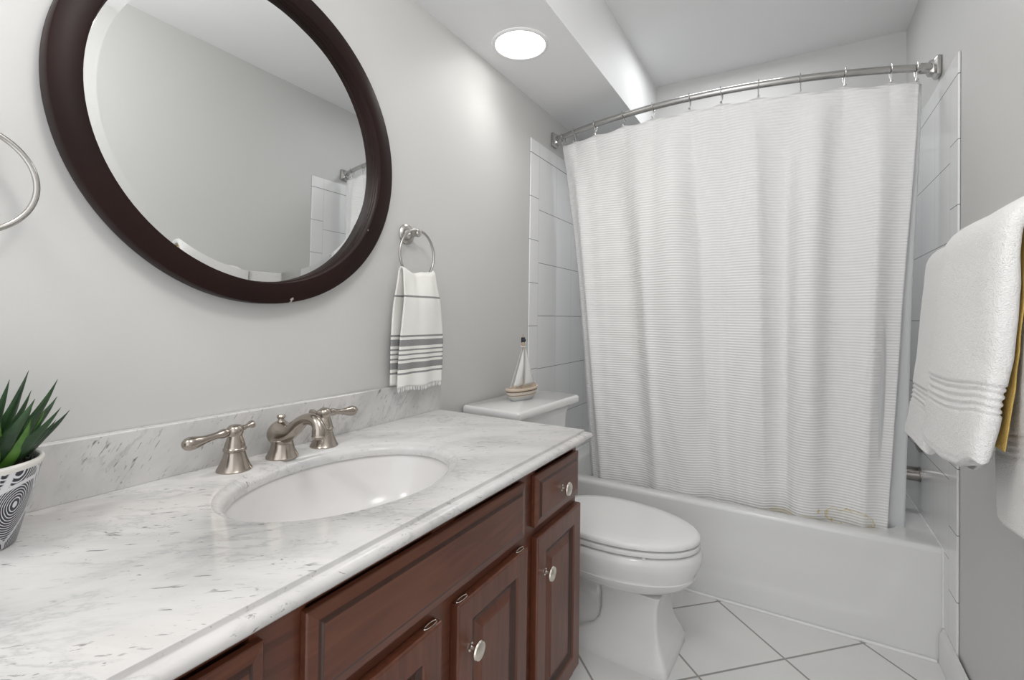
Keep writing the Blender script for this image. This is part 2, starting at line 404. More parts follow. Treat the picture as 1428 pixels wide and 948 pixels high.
sp = thing('tub_spout', (W-.007, 2.375, .53), 'dark nickel tub spout on the tiled wall below the towels', 'tub spout')
pth = [(0, 0, 0), (-.004, 0, 0), (-.03, 0, 0), (-.06, 0, -.001), (-.09, 0, -.004), (-.118, 0, -.009), (-.128, 0, -.014)]
MB().tube(pth, [.024, .028, .0275, .026, .0245, .023, .018], 24).lathe([(.030, 0), (.030, .004), (.024, .009), (0, .009)], (0, 0, 0), (-1, 0, 0), 24).build('spout_body', M['spout_dark'], sp)
MB().lathe([(0, 0), (.013, 0), (.012, .014), (0, .014)], (-.11, 0, -.020), (0, 0, -1), 16).build('aerator', M['spout_dark'], sp)
va = thing('tub_valve', (W-.007, 2.375, .70), 'dark nickel tub mixer valve on the tiled wall above the spout', 'tub valve')
MB().lathe([(0, 0), (.080, 0), (.082, .004), (.07, .010), (.03, .014), (.026, .05), (.02, .055), (0, .056)], (0, 0, 0), (-1, 0, 0), 36).build('escutcheon', M['spout_dark'], va)
MB().tube([(-.048, 0, 0), (-.055, .01, -.03), (-.06, .016, -.06), (-.062, .018, -.085)], [.011, .009, .008, .010], 12).build('lever', M['spout_dark'], va)

# ------------------------------------------------------------------ curved shower rod, hooks, curtain, liner
RZ = 2.048
def rod_y(x):
    u = (x-.762)/.755; return 2.122-.170*(1-u*u)
rod = thing('shower_curtain_rod', (.762, 2.122, RZ), 'curved satin metal shower rod spanning the tub from wall to wall', 'shower rod')
pts = [(x-.762, rod_y(x)-2.122, 0) for x in [.03+(W-.06)*i/60 for i in range(61)]]
MB().tube(pts, .0132, 18).build('rod', M['chrome'], rod)
for s in (-1, 1):
    xw = (.0015 if s < 0 else W-.0015)-.762
    fb = MB()
    def sq(h, x, r=.007):
        o = []
        for cy, cz, a0 in ((1, 1, 0), (-1, 1, 1), (-1, -1, 2), (1, -1, 3)):
            for q in range(5):
                a = (a0+q/4)*PI/2; o.append((x, cy*(h*.82-r)+r*math.cos(a), cz*(h-r)+r*math.sin(a)))
        return o
    d = -s
    fb.loft([sq(.034, xw), sq(.036, xw+d*.004), sq(.035, xw+d*.012), sq(.030, xw+d*.016), sq(.026, xw+d*.019), sq(.024, xw+d*.030), sq(.018, xw+d*.036)])
    fb.lathe([(0, 0), (.0185, 0), (.0185, .03), (.0165, .035), (0, .035)], (xw+d*.03, -.006, 0), (d, -.42, 0), 20)
    fb.build('wall_flange', M['chrome'], rod, smooth=35)

HOOKX = [.075, .150, .268, .418, .552, .705, .826, .955, 1.096, 1.234, 1.376, 1.452]
def make_hook():
    mb = MB(); pts = []
    for i in range(17):
        a = math.radians(-250+ i*(300/16)); pts.append((0, .0185*math.cos(a), .004+.0205*math.sin(a)))
    pts = [(0, .004, -.030), (0, .010, -.024)] + pts[::-1][:15]
    mb.tube(pts, .0017, 8)
    p2 = [(0, -.0065, -.014), (0, -.002, -.027), (0, .001, -.042), (0, -.004, -.049), (0, -.012, -.048)]
    mb.tube(p2, .0018, 8); mb.lathe([(0, -.004), (.0028, -.003), (.004, 0), (.0028, .003), (0, .004)], (0, -.0125, -.047), n=10)
    return mb.build('shower_curtain_hook', M['chrome'])
hook0 = make_hook()
ordn = ['first', 'second', 'third', 'fourth', 'fifth', 'sixth', 'seventh', 'eighth', 'ninth', 'tenth', 'eleventh', 'last']
for i, x in enumerate(HOOKX):
    h = hook0 if i == 0 else hook0.copy()
    if i: C.objects.link(h)
    h.location = (x, rod_y(x), RZ); sl = (rod_y(x+.01)-rod_y(x-.01))/.02
    h.rotation_euler = (0, 0, math.atan(sl) + rnd.uniform(-.25, .25))
    tag(h, 'thin metal curtain hook, %s from the left end of the curved rod' % ordn[i], 'curtain hook', 'curtain hooks on the shower rod')

def fold(s, t):
    """ fold depth of the curtain across its width: a few broad pleats with sharper shoulders """
    ph = 2*PI*(4.6*s + .22*math.sin(2*PI*1.3*s+.6)) + .9 + .35*t*math.sin(6*s)
    a = math.tanh(1.7*math.sin(ph))*.62 + .30*math.sin(2*PI*(8.3*s)+2.0+1.2*math.sin(4*s)) + .40*math.sin(2*PI*1.9*s+.4)
    return a
def hook_d(x):
    """ phase between neighbouring hooks 0..1..0 """
    for a, b in zip(HOOKX, HOOKX[1:]):
        if a <= x <= b: return math.sin(PI*(x-a)/(b-a)), (b-a)
    return 0, .1
CT, CBZ = RZ-.047, .335
def cpos(s, t, back=0):
    xt = lerp(.068, 1.462, s); xb = lerp(.222 if not back else .215, 1.392 if not back else 1.418, s)
    e = t**1.0
    x = lerp(xt, xb, e); hd, wd = hook_d(min(max(xt, HOOKX[0]), HOOKX[-1]))
    z = lerp(CT, CBZ, t) - hd*wd*.11*(1-t)**3
    y = lerp(rod_y(xt), 2.122+.03*smoothstep(.8, 1, s), t**1.15)
    amp = lerp(.018, .048, smoothstep(0, .3, t))*(1-.5*smoothstep(.6, 1, t)); f = fold(s, t)
    y += amp*f*smoothstep(0, .08, t) - .010*hd*(1-smoothstep(0, .16, t))
    x += .012*math.sin(2*PI*4.6*s+1.3)*smoothstep(.05, .5, t)
    y += .003*noise.noise(Vector((s*7, t*1.2, 3)))
    return Vector((x, y, z))
cur = MB(); cur.grid(300, 90, lambda s, t: cpos(s, t))
o = cur.build('shower_curtain', M['curtain'], smooth=180); tag(o, 'white ribbed fabric shower curtain hanging from the curved rod into the tub', 'shower curtain')
sm = o.modifiers.new('thickness', 'SOLIDIFY'); sm.thickness = .0012; sm.offset = 0
def lpos(s, t):
    p = cpos(s*1.0, t, 1); q = lerp(-.0, 0, t)
    xl = p.x + lerp(.0, .030, smoothstep(.82, 1, s))*lerp(.3, 1, t) - lerp(.004, .014, smoothstep(.0, .5, t))*(1-smoothstep(0, .15, s))
    return Vector((xl, p.y + lerp(.010, .030, smoothstep(0, .25, t)) + .006*math.sin(40*s), p.z-.006-.012*t))
lin = MB(); lin.grid(160, 40, lpos)
o = lin.build('shower_liner', M['liner'], smooth=180); tag(o, 'plain white shower liner showing past both edges of the ribbed curtain', 'shower liner')
sm = o.modifiers.new('thickness', 'SOLIDIFY'); sm.thickness = .0008; sm.offset = 0

# ------------------------------------------------------------------ vanity
CZ0, CZ1 = .785, .8123
FX, DX = .530, .550            # face frame, door front
VY0, VY1 = -.045, 1.203
van = thing('vanity_cabinet', (.27, .58, 0), 'dark cherry wood bathroom vanity cabinet under the marble countertop', 'cabinet')
def V(p): return (p[0]-.27, p[1]-.58, p[2])
def vbox(mb, x0, x1, y0, y1, z0, z1): mb.box(x0-.27, x1-.27, y0-.58, y1-.58, z0, z1); return mb
mb = MB()
vbox(mb, .004, FX-.02, VY1-.018, VY1, .0, CZ0-.001); vbox(mb, .004, FX-.02, VY0, VY0+.018, .0, CZ0-.001)
vbox(mb, .004, FX-.02, VY0+.018, VY1-.018, .10, .115); vbox(mb, .004, .010, VY0+.018, VY1-.018, .115, CZ0-.001)
mb.build('carcass', M['wood_z'], van, smooth=0, bevel=.0015)
ff = MB()
def frame_box(*a): vbox(ff, FX-.02, FX, *a)
frame_box(VY0, VY1, .757, CZ0-.001); frame_box(VY0, VY1, .10, .135); frame_box(VY0, VY1, .600, .635)
for a, b in ((VY0, VY0+.02), (.225, .300), (.865, .945), (VY1-.02, VY1), (.555, .622)): frame_box(a, b, .135, .600); frame_box(a, b, .635, .757)
ff.build('face_frame', M['wood_y'], van, smooth=0)
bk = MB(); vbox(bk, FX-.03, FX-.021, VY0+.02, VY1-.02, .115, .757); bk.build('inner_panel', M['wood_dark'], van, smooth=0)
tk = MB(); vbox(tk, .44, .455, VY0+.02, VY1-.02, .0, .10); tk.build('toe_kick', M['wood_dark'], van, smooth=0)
def panel(name, y0, y1, z0, z1, prof, parent, m, smooth=25):
    """ nested rectangles: prof = (inset, x) """
    cy, cz = (y0+y1)/2, (z0+z1)/2; loops = []
    for ins, x in prof:
        hy, hz = (y1-y0)/2-ins, (z1-z0)/2-ins
        loops.append([(x-FX, a*hy, b*hz) for a, b in ((-1, -1), (1, -1), (1, 1), (-1, 1))])
    mb = MB()   # dark glaze sits in the moulded grooves
    for i in range(len(loops)-1):
        groove = .047 < prof[i][0] < .063 or .015 < prof[i][0] < .021
        mb.loft([loops[i], loops[i+1]], i == 0, i == len(loops)-2, mi=1 if groove else 0)
    o = mb.build(name, [m, M['wood_glaze']], parent, smooth=0, bevel=.0012)
    o.location = (FX-.27, cy-.58, cz); return o
D_ = [(0, FX+.0005), (0, DX-.004), (.0015, DX-.001), (.004, DX), (.046, DX), (.049, DX-.0035), (.056, DX-.0075), (.060, DX-.0095), (.064, DX-.0095), (.079, DX-.004), (.082, DX-.0015)]
S_ = [(0, FX+.0005), (0, DX-.009), (.002, DX-.0065), (.016, DX-.004), (.020, DX-.003), (.0225, DX), (.0235, DX)]
def knob(parent, y, z, yc, zc):
    kb = MB().lathe([(0, 0), (.0085, 0), (.0085, .002), (.0055, .004), (.0045, .010), (.005, .014), (.012, .0155), (.0170, .018), (.0180, .021), (.0165, .024), (.009, .0265), (0, .027)], (0, 0, 0), (1, 0, 0), 24)
    o = kb.build('knob', M['nickel_light'], parent); o.location = (DX-FX, y-yc, z-zc); o['label'] = 'satin nickel mushroom knob'
    return o
def clip(parent, y, yc, z1, zc):
    pts = []
    for i in range(20):
        a = 2*PI*i/20; pts.append((DX-FX-.010+.0045*math.cos(a), y-yc+(.016*math.sin(a)), z1-zc+.0012))
    o = MB().tube(pts, .0013, 6, closed=True).build('hinge_clip', M['nickel_light'], parent); return o
DRAW = [(.927, 1.194, .627, .7525, .671), (-.038, .237, .627, .7525, .690)]
for y0, y1, z0, z1, kz in DRAW:
    d = panel('drawer_front', y0, y1, z0, z1, S_, van, M['wood_y'])
    knob(d, (y0+y1)/2 + .003, (z0+z1)/2-.004, (y0+y1)/2, (z0+z1)/2)
panel('false_front', .2935, .875, .627, .7535, S_, van, M['wood_y'])
for y0, y1, ky, clips in ((.930, 1.2005, .968, False), (.612, .8805, .650, True), (.296, .565, .528, True), (-.038, .233, .195, False)):
    z0, z1 = .137, .602
    d = panel('door', y0, y1, z0, z1, D_, van, M['wood_z'])
    knob(d, ky, .507, (y0+y1)/2, (z0+z1)/2)
    if clips:
        for yy in (y0+.022, y1-.022): clip(d, yy, (y0+y1)/2, z1, (z0+z1)/2)

# ------------------------------------------------------------------ countertop, backsplash, basin
SCX, SCY = .293, .583; CY0, CY1, CXF = -.062, 1.204, .556
ct = MB(); N = 160
cxm, cym = .29, .571
def outer_loop(ins, z):
    """ rectangle front (x+) and both ends carry the ogee; the back stays on the wall """
    x0, x1, y0, y1 = .002, CXF-ins, CY0+ins, CY1-ins; out = []
    B = (.002, CXF, CY0, CY1)
    for a in CANG:
        c, s = math.cos(a), math.sin(a)
        t = min((B[1]-cxm)/c if c > 1e-9 else 99, (B[0]-cxm)/c if c < -1e-9 else 99, (B[3]-cym)/s if s > 1e-9 else 99, (B[2]-cym)/s if s < -1e-9 else 99)
        px, py = cxm+c*t, cym+s*t
        px = x0+(px-B[0])*(x1-x0)/(B[1]-B[0]); py = y0+(py-B[2])*(y1-y0)/(B[3]-B[2])
        out.append((px-cxm, py-cym, z-CZ0))
    return out
CANG = [2*PI*i/N for i in range(N)]
for px in (.002, CXF):
    for py in (CY0, CY1): CANG.append(math.atan2(py-cym, px-cxm) % (2*PI))
CANG = sorted(set(round(a, 7) for a in CANG))
def ell_loop(a, b, z):
    out = []
    for an in CANG:
        c, s = math.cos(an), math.sin(an); t = 1/math.sqrt((c/b)**2+(s/a)**2); out.append((SCX-cxm+c*t, SCY-cym+s*t, z-CZ0))
    return out
ct.loft([ell_loop(.241, .169, CZ0), ell_loop(.241, .169, CZ1-.016), ell_loop(.244, .172, CZ1-.010), ell_loop(.251, .180, CZ1-.006), ell_loop(.257, .186, CZ1-.0045), ell_loop(.2595, .1885, CZ1-.001), ell_loop(.261, .190, CZ1),
         outer_loop(.0, CZ1), outer_loop(-.0006, CZ1-.0015), outer_loop(-.0008, CZ1-.0062), outer_loop(-.0018, CZ1-.0072), outer_loop(-.006, CZ1-.0072), outer_loop(-.011, CZ1-.008), outer_loop(-.016, CZ1-.0115), outer_loop(-.0185, CZ1-.016), outer_loop(-.018, CZ1-.021), outer_loop(-.014, CZ1-.0255), outer_loop(-.010, CZ0), ell_loop(.241, .169, CZ0)], False, False)
ct = ct.build('marble_countertop', M['marble'], smooth=45); ct.location = (cxm, cym, CZ0)
tag(ct, 'white grey-veined marble countertop with an oval sink cut-out on the cherry vanity', 'countertop')
# backsplash
bs = MB(); bs.loft([[(x, y, z) for x, z in ((-.009, -.052), (.009, -.052), (.009, .050), (.0075, .052), (-.009, .052))] for y in (-.6, .629)])
bs = bs.build('marble_backsplash', M['marble_v'], smooth=0); bs.location = (.0105, .583, CZ1+.0525)
tag(bs, 'low upright marble backsplash strip along the grey wall behind the taps', 'backsplash')
# undermount basin
bn = MB(); prof = [(1.06, 1.06, 0), (1.0, 1.0, 0), (.985, .985, -.010), (.96, .955, -.035), (.90, .88, -.075), (.78, .75, -.112), (.58, .55, -.133), (.30, .28, -.141), (.10, .13, -.143), (.09, .115, -.150)]
def bloop(fa, fb, z, n=72): return [(.168*fb*1.03*math.cos(2*PI*i/n), .243*fa*1.02*math.sin(2*PI*i/n), z) for i in range(n)]
inner = [bloop(a, b, z) for a, b, z in prof]
outer_ = [bloop(a+.04, b+.05, z-.012) for a, b, z in prof[::-1][:-1]]
bn.loft(inner+outer_+[inner[0]], False, False)
sk = thing('sink_basin', (SCX, SCY, CZ0-.0015), 'white oval undermount sink basin set below the marble counter', 'sink')
bn.build('bowl', M['sink'], sk, smooth=60)
MB().lathe([(0, -.006), (.022, -.006), (.024, .0), (.020, .003), (.006, .001), (0, .001)], (0, 0, -.1435), n=28).build('drain', M['nickel'], sk)

# faucet
fau = thing('faucet', (.078, .571, CZ1), 'brushed nickel three-piece faucet with arched spout and two lever taps behind the sink', 'faucet')
def fhandle(y, d):
    h = MB().lathe([(0, 0), (.033, 0), (.0335, .0025), (.031, .006), (.027, .015), (.0225, .027), (.0200, .037), (.0200, .039), (.022, .041), (.022, .045), (.0200, .047), (.0195, .052), (.0175, .058), (.0145, .067), (.0135, .071), (.0155, .075), (.0165, .081), (.0155, .087), (.011, .092), (.005, .0935), (0, .0935)], n=36).build('handle', M['nickel'], fau)
    h.location = (0, y-.571, 0)
    lv = MB()
    lv.tube([(0, 0, .080), (0, d*.017, .080), (0, d*.021, .0798), (0, d*.027, .079), (0, d*.031, .0785), (0, d*.036, .0782), (0, d*.045, .077), (0, d*.057, .075), (0, d*.068, .0735), (0, d*.079, .0725), (0, d*.087, .0725), (0, d*.094, .0725), (0, d*.099, .0725), (0, d*.101, .0725)],
            [.0075, .008, .0098, .0098, .0085, .0072, .0072, .0082, .0105, .0132, .0140, .0118, .007, .001], 18, flat=.95)
    lv.build('lever', M['nickel'], h)
    MB().tube([(0, -d*.010, .082), (0, -d*.018, .084), (0, -d*.022, .0845), (0, -d*.028, .086), (0, -d*.034, .0875), (0, -d*.038, .0882), (0, -d*.039, .0884)], [.007, .0072, .0055, .0065, .0100, .0098, .004], 14, flat=.8).build('finial', M['nickel'], h)
fhandle(.463, -1); fhandle(.684, 1)
fs = MB().lathe([(0, 0), (.034, 0), (.0345, .003), (.032, .007), (.027, .018), (.0235, .030), (.0225, .037), (.024, .040), (.0225, .043), (0, .043)], n=36).build('spout', M['nickel'], fau)
sb = MB()
p = bez([(-.034, 0, .060), (-.022, 0, .054), (.005, 0, .049), (.030, 0, .061)], 10)[:-1] + bez([(.030, 0, .061), (.055, 0, .077), (.070, 0, .098), (.100, 0, .097)], 10)[:-1] + bez([(.100, 0, .097), (.121, 0, .096), (.127, 0, .085), (.1275, 0, .066)], 8)
rr = []
for i in range(len(p)):
    t = i/(len(p)-1)
    if t < .16: r = lerp(.006, .0285, math.sin(PI/2*t/.16)**.8)
    elif t < .40: r = lerp(.0285, .0165, smoothstep(.16, .40, t))
    else: r = lerp(.0165, .0125, smoothstep(.40, .65, t))
    if t > .85: r = lerp(.0125, .0155, smoothstep(.85, .96, t))
    rr.append(r)
sb.tube(p, rr, 22)
sb.build('spout_arch', M['nickel'], fs)
MB().lathe([(0, 0), (.0148, 0), (.0165, .003), (.0148, .008), (.0125, .0085), (0, .0085)], (.1276, 0, .068), (0, 0, -1), 22).build('aerator', M['nickel'], fs)
MB().lathe([(0, 0), (.016, 0), (.011, .007), (.0072, .011), (.0065, .016), (.009, .018), (.0095, .022), (.0075, .025), (0, .0255)], (-.006, 0, .070), n=22).build('lift_knob', M['nickel'], fs)

# ------------------------------------------------------------------ mirror
MCY, MCZ, MR, MRI = .558, 1.5485, .3885, .340
mi = thing('round_mirror', (.001, MCY, MCZ), 'large round mirror in a dark espresso wood frame on the grey wall', 'mirror')
fr = MB(); n = 128
def ring_loop(r, x): return [(x, r*math.cos(2*PI*i/n), r*math.sin(2*PI*i/n)) for i in range(n)]
fr.loft([ring_loop(MR-.002, 0), ring_loop(MR, .004), ring_loop(MR, .030), ring_loop(MR-.0012, .0335), ring_loop(MR-.004, .035), ring_loop(MRI+.004, .035), ring_loop(MRI+.001, .0342), ring_loop(MRI, .032), ring_loop(MRI, .018), ring_loop(MRI-.0015, .0165), ring_loop(MRI-.0015, .011), ring_loop(MRI-.003, .0098), ring_loop(MRI-.003, 0), ring_loop(MR-.002, 0)], False, False)
fr.build('frame', M['espresso'], mi, smooth=35)
gl_ = MB(); gl_.loft([ring_loop(MRI-.0035, .0052), ring_loop(MRI-.0035, .0080), ring_loop(MRI-.024, .0089)])
go = gl_.build('glass', M['glass'], mi, smooth=0); go.rotation_euler = (0, .007, .013)
mi.rotation_euler = (0, 0, 0)

# ------------------------------------------------------------------ towel rings and the striped hand towel
def towel_ring(y, z, label):
    t = thing('towel_ring', (.001, y, z), label, 'towel ring', 'towel rings on the vanity wall')
    MB().lathe([(0, 0), (.032, 0), (.033, .004), (.030, .008), (.024, .011), (.023, .015), (.017, .022), (.012, .030), (.010, .040), (.012, .046), (.0125, .052), (.009, .058), (0, .060)], axis=(1, 0, 0), n=32).build('rosette', M['ring_metal'], t)
    MB().lathe([(0, -.011), (.007, -.010), (.009, 0), (.007, .010), (0, .011)], (.050, 0, .004), (0, 1, 0), 16).build('hanger', M['ring_metal'], t)
    MB().tube([(.050, .079*math.sin(2*PI*i/64), -.069+.079*math.cos(2*PI*i/64)) for i in range(64)], .0042, 12, closed=True).build('ring', M['ring_metal'], t)
    return t
towel_ring(1.045, 1.398, 'brushed metal towel ring holding the striped hand towel beside the mirror')
towel_ring(.080, 1.398, 'brushed metal empty towel ring left of the round mirror')
RC = (.051, 1.045, 1.329)
def ht(s, t):
    """ t: 0 back hem .. .42 top of the ring .. 1 front hem """
    q = 2*s-1; top = .43
    ytop = RC[1]+.001+q*.071
    arc = RC[2]-math.sqrt(max(1e-6, .079**2-(ytop-RC[1])**2))
    ztop = 1.2705 + .017*abs(q)**1.4 + .004*math.sin(5*q+.5)*(1-q*q)
    if t > top:
        k_ = (t-top)/(1-top); zb = .917+.003*math.sin(9*s)
        z = lerp(ztop, zb, k_); y = lerp(ytop, 1.062+q*.1015, smoothstep(-.1, .75, k_)**.9)
        x = RC[0]+.0085*min(1, k_*30) + .012*smoothstep(0, .3, k_) + .006*math.sin(q*4+1)*(1-k_)**2*smoothstep(0, .2, k_)+.004*math.sin(q*7+.5)*smoothstep(.3, 1, k_) - .016*smoothstep(.15, 1.0, k_)
        x += .010*math.exp(-((q-.55)/.28)**2)*(1-k_)**2*smoothstep(0, .12, k_) - .006*math.exp(-((q+.15)/.2)**2)*(1-k_)**2
    else:
        k_ = (top-t)/top; zb = .922+.003*math.sin(8*s+2)
        z = lerp(ztop, zb, k_); y = lerp(ytop, 1.052+q*.096, smoothstep(-.1, .75, k_)**.9)
        x = RC[0]-.0085*min(1, k_*30) - .012*smoothstep(0, .4, k_)+.003*math.sin(q*6)*smoothstep(.2, .7, k_)-.002
    return Vector((x, y, z)) - Vector((RC[0], RC[1], 0))
o = MB().grid(36, 110, ht).build('striped_hand_towel', M['handtowel'], smooth=180, loc=(RC[0], RC[1], 0))
sm = o.modifiers.new('thickness', 'SOLIDIFY'); sm.thickness = .0045; sm.offset = 0
tag(o, 'off-white hand towel with charcoal stripes hanging from the towel ring', 'towel')
fg_ = MB()
for i in range(34):
    s = (i+.5)/34; pt = ht(s, 1.0); dx = rnd.uniform(-.002, .002)
    fg_.tube([pt+Vector((0, 0, .002)), pt+Vector((.0005, dx, -.009)), pt+Vector((.001, dx*1.7, -.011-rnd.uniform(0, .004)))], [.0017, .0013, .0006], 5)
f_ = fg_.build('fringe', M['terry_flat'], o)

# ------------------------------------------------------------------ towels on the bar at the right wall
BX, BZ = 1.455, 1.283
bar = thing('towel_bar', (W-.001, 1.15, BZ), 'metal towel bar on the right wall under the white towels', 'towel bar')
MB().tube([(BX-W+.001, -.62, 0), (BX-W+.001, .53, 0)], .008, 14).build('bar', M['chrome'], bar)
for yy in (-.60, .51):
    MB().lathe([(0, 0), (.026, 0), (.026, .005), (.014, .012), (.011, .05), (.013, .062), (.011, .072), (.004, .0725), (0, .0725)], (0, yy, 0), (-1, 0, 0), 24).build('bracket', M['chrome'], bar)
def folded_towel(name, yc, hw, th, r_in, zf, zb, xtop, xbot, bands, label, seed, mat_='terry', taper=0.0, hem=.016, skew=0.0, slant=0.0, corner=0.0, turn=0.0):
    """ a towel folded lengthwise and hung over the bar: a soft-edged slab swept over the drape """
    rin = r_in + th/2; path = []
    nb = 26
    for i in range(nb): # back flap, going up
        k_ = i/nb; path.append((Vector((BX+rin-.004*(1-k_), 0, lerp(zb, BZ, k_))), 'b', lerp(zb, BZ, k_)))
    for i in range(15):
        a = PI*i/14; path.append((Vector((BX+rin*math.cos(a), 0, BZ+rin*math.sin(a))), 't', BZ))
    nf = 120
    for i in range(1, nf+1):
        k_ = i/nf; z = lerp(BZ, zf, k_)
        x = BX-rin + (xbot-(BX-rin))*(.55*k_+.45*k_*k_)
        path.append((Vector((x, 0, z)), 'f', z))
    loops = []; pts = [p[0] for p in path]; m_ = 44
    for i, (p, kind, z) in enumerate(path):
        a = pts[max(0, i-1)]; b = pts[min(len(pts)-1, i+1)]; t = (b-a).normalized(); nn = Vector((0, 1, 0)).cross(t).normalized()
        h = th/2; w_ = hw
        if kind == 'f':
            k_ = (BZ-z)/(BZ-zf); h *= 1+.18*math.sin(PI*k_) ; w_ = hw*(1+taper*k_)
            for zb0, zb1, nrib in bands:
                if zb0 < z < zb1:
                    ph = (z-zb0)/(zb1-zb0); h *= .90; w_ -= .002
                    if nrib: h *= 1-.10*math.cos(2*PI*nrib*ph); w_ -= .0015*math.cos(2*PI*nrib*ph)
            if z < zf+hem: h *= .93
            dend = z-zf
        elif kind == 'b': dend = z-zb; k_ = 0
        else: dend = 1; k_ = 0
        if dend < .008: h *= .55+.45*math.sqrt(max(0, 1-(1-dend/.008)**2))
        lp = []
        for j in range(m_):
            an = 2*PI*j/m_; c, s = math.cos(an), math.sin(an); e_ = 3.2
            cy = math.copysign(abs(c)**(2/6.0), c)*w_; cx = math.copysign(abs(s)**(2/e_), s)*h
            nz = noise.noise(Vector((cy*5+seed, z*5, cx*8)))*.006 + noise.noise(Vector((cy*22+seed, z*22, 5+cx*20)))*.0016
            edge = (1-abs(cy)/w_)
            q = p + nn*(cx+nz) + Vector((turn*cy*k_, cy+nz*.6+ (skew*k_), 0))
            q.z += slant*(-cy)*k_ + corner*smoothstep(.45*hw, hw, -cy)*k_**3
            q.z += .006*math.sin(cy*14+seed)*(k_) + .005*noise.noise(Vector((cy*8, seed, 1)))*k_
            lp.append(q-Vector((BX, 0, BZ)))
        loops.append(lp)
    o = MB().loft(loops).build(name, M[mat_], smooth=180); o.location = (BX, yc, BZ)
    return tag(o, label, 'towel', 'white towels on the bar')
folded_towel('bath_towel', .975, .225, .024, .0155, .795, .82, 1.42, 1.402, [(.905, .955, 4)], 'white bath towel hanging lowest on the bar, partly under the nearest hand towel', 3.1, hem=.018, slant=.16, turn=.14)
folded_towel('hand_towel', 1.180, .195, .036, .046, .862, .812, 1.40, 1.352, [(.965, 1.022, 4)], 'thick white folded hand towel at the front of the bar, overlapping the bath towel', 9.7, taper=.02, corner=.035)
folded_towel('hand_towel', 1.505, .118, .040, .026, .822, .84, 1.40, 1.362, [(.915, .965, 4)], 'white folded hand towel on the bar farthest from the viewer, nearest the shower curtain', 14.2)
# a thin mustard cloth between the hand towel and the bath towel
o = folded_towel('wash_cloth', 1.075, .080, .004, .0415, .92, 1.0, 1.41, 1.385, [], 'thin mustard yellow cloth showing behind the edge of the front hand towel', 21., 'mustard')
o['category'] = 'wash cloth'; del o['group']

# ------------------------------------------------------------------ toilet
to = thing('toilet', (.022, 1.600, 0), 'white two-piece toilet with closed lid between vanity and bathtub', 'toilet', rotz=-math.radians(2.6))
NT_ = 64
def egg(cx, fr_, bk, hw, z, n=NT_, pw=1.0):
    out = []
    for i in range(n):
        a = 2*PI*i/n; c, s = math.cos(a), math.sin(a)
        x = cx+(fr_-cx)*c if c > 0 else cx-(cx-bk)*abs(c)**.75
        out.append((x, hw*math.copysign(abs(s)**pw, s), z))
    return out
def rrect(x0, x1, hy, z, r=.02, n=16, y0=None):
    out = []; y0 = 0 if y0 is None else y0
    for cx, cy, a0 in ((x1-r, hy-r, 0), (x0+r, hy-r, 1), (x0+r, -hy+r, 2), (x1-r, -hy+r, 3)):
        for q in range(n//4+1):
            a = (a0+q/(n//4))*PI/2; out.append((cx+r*math.cos(a), y0+cy+r*math.sin(a), z))
    return out
bw = MB()
bw.loft([egg(.55, .690, .30, .105, .228), egg(.53, .705, .27, .118, .233), egg(.52, .745, .26, .145, .248), egg(.51, .772, .255, .165, .268), egg(.505, .784, .25, .174, .284), egg(.505, .787, .25, .177, .291), egg(.505, .784, .25, .1755, .2935), egg(.50, .787, .25, .179, .303), egg(.50, .802, .25, .188, .335), egg(.50, .805, .25, .190, .356), egg(.50, .800, .25, .187, .372), egg(.50, .787, .26, .177, .378)])
bw.loft([rrect(.03, .34, .105, .20), rrect(.02, .36, .13, .30), rrect(.015, .36, .165, .34), rrect(.015, .35, .175, .368), rrect(.02, .34, .172, .376)])
bw.build('bowl', M['porcelain'], to, smooth=50)
pd = MB()
pd.loft([rrect(.10, .727, .126, .0, .012), rrect(.10, .727, .126, .030, .012), rrect(.104, .723, .122, .036, .012), rrect(.30, .722, .121, .040, .012), rrect(.42, .712, .113, .062, .011), rrect(.470, .698, .104, .088, .010), rrect(.490, .690, .099, .115, .010), rrect(.496, .687, .097, .15, .010), rrect(.496, .687, .098, .20, .010), rrect(.491, .692, .102, .220, .012), rrect(.485, .698, .107, .238, .014)])
pd.build('pedestal', M['porcelain'], to, smooth=40)
tw = MB()
tw.loft([rrect(.11, .50, .098, .030, .03), rrect(.12, .50, .088, .07, .03), rrect(.12, .50, .080, .11, .03), rrect(.12, .50, .079, .150, .03), rrect(.115, .50, .083, .172, .03), rrect(.115, .50, .088, .178, .03), rrect(.115, .50, .088, .188, .03), rrect(.11, .50, .083, .194, .03), rrect(.08, .50, .095, .26, .03)])
tw.build('trapway', M['porcelain'], to, smooth=50)
st = MB(); st.loft([egg(.50, .785, .275, .176, 0.3820), egg(.50, .796, .27, .185, 0.3840), egg(.50, .798, .27, .1865, 0.3910), egg(.50, .796, .27, .185, 0.3980), egg(.50, .788, .275, .178, 0.4005)])
st.build('seat', M['plastic'], to, smooth=50)
ld = MB(); ld.loft([egg(.50, .785, .272, .176, 0.4045), egg(.50, .797, .268, .186, 0.4060), egg(.50, .7985, .268, .187, 0.4130), egg(.50, .796, .27, .185, 0.4200), egg(.50, .786, .275, .177, 0.4245), egg(.50, .74, .30, .145, 0.4275), egg(.50, .62, .38, .07, 0.4290)])
ld.build('lid', M['plastic'], to, smooth=60)
for s in (-1, 1):
    MB().lathe([(0, 0), (.014, 0), (.014, .03), (.010, .036), (0, .037)], (.262, s*.07, .377), n=18).build('hinge', M['plastic'], to)
    MB().lathe([(0, 0), (.004, .0), (.012, .0005), (.0135, .006), (.010, .015), (0, .018)], (.26, s*.105, .036), n=16).build('bolt_cap', M['plastic'], to)
MB().lathe([(0, 0), (.006, 0), (.006, .006), (0, .007)], (.66, -.15, .376), n=10).build('bumper', M['plastic'], to)
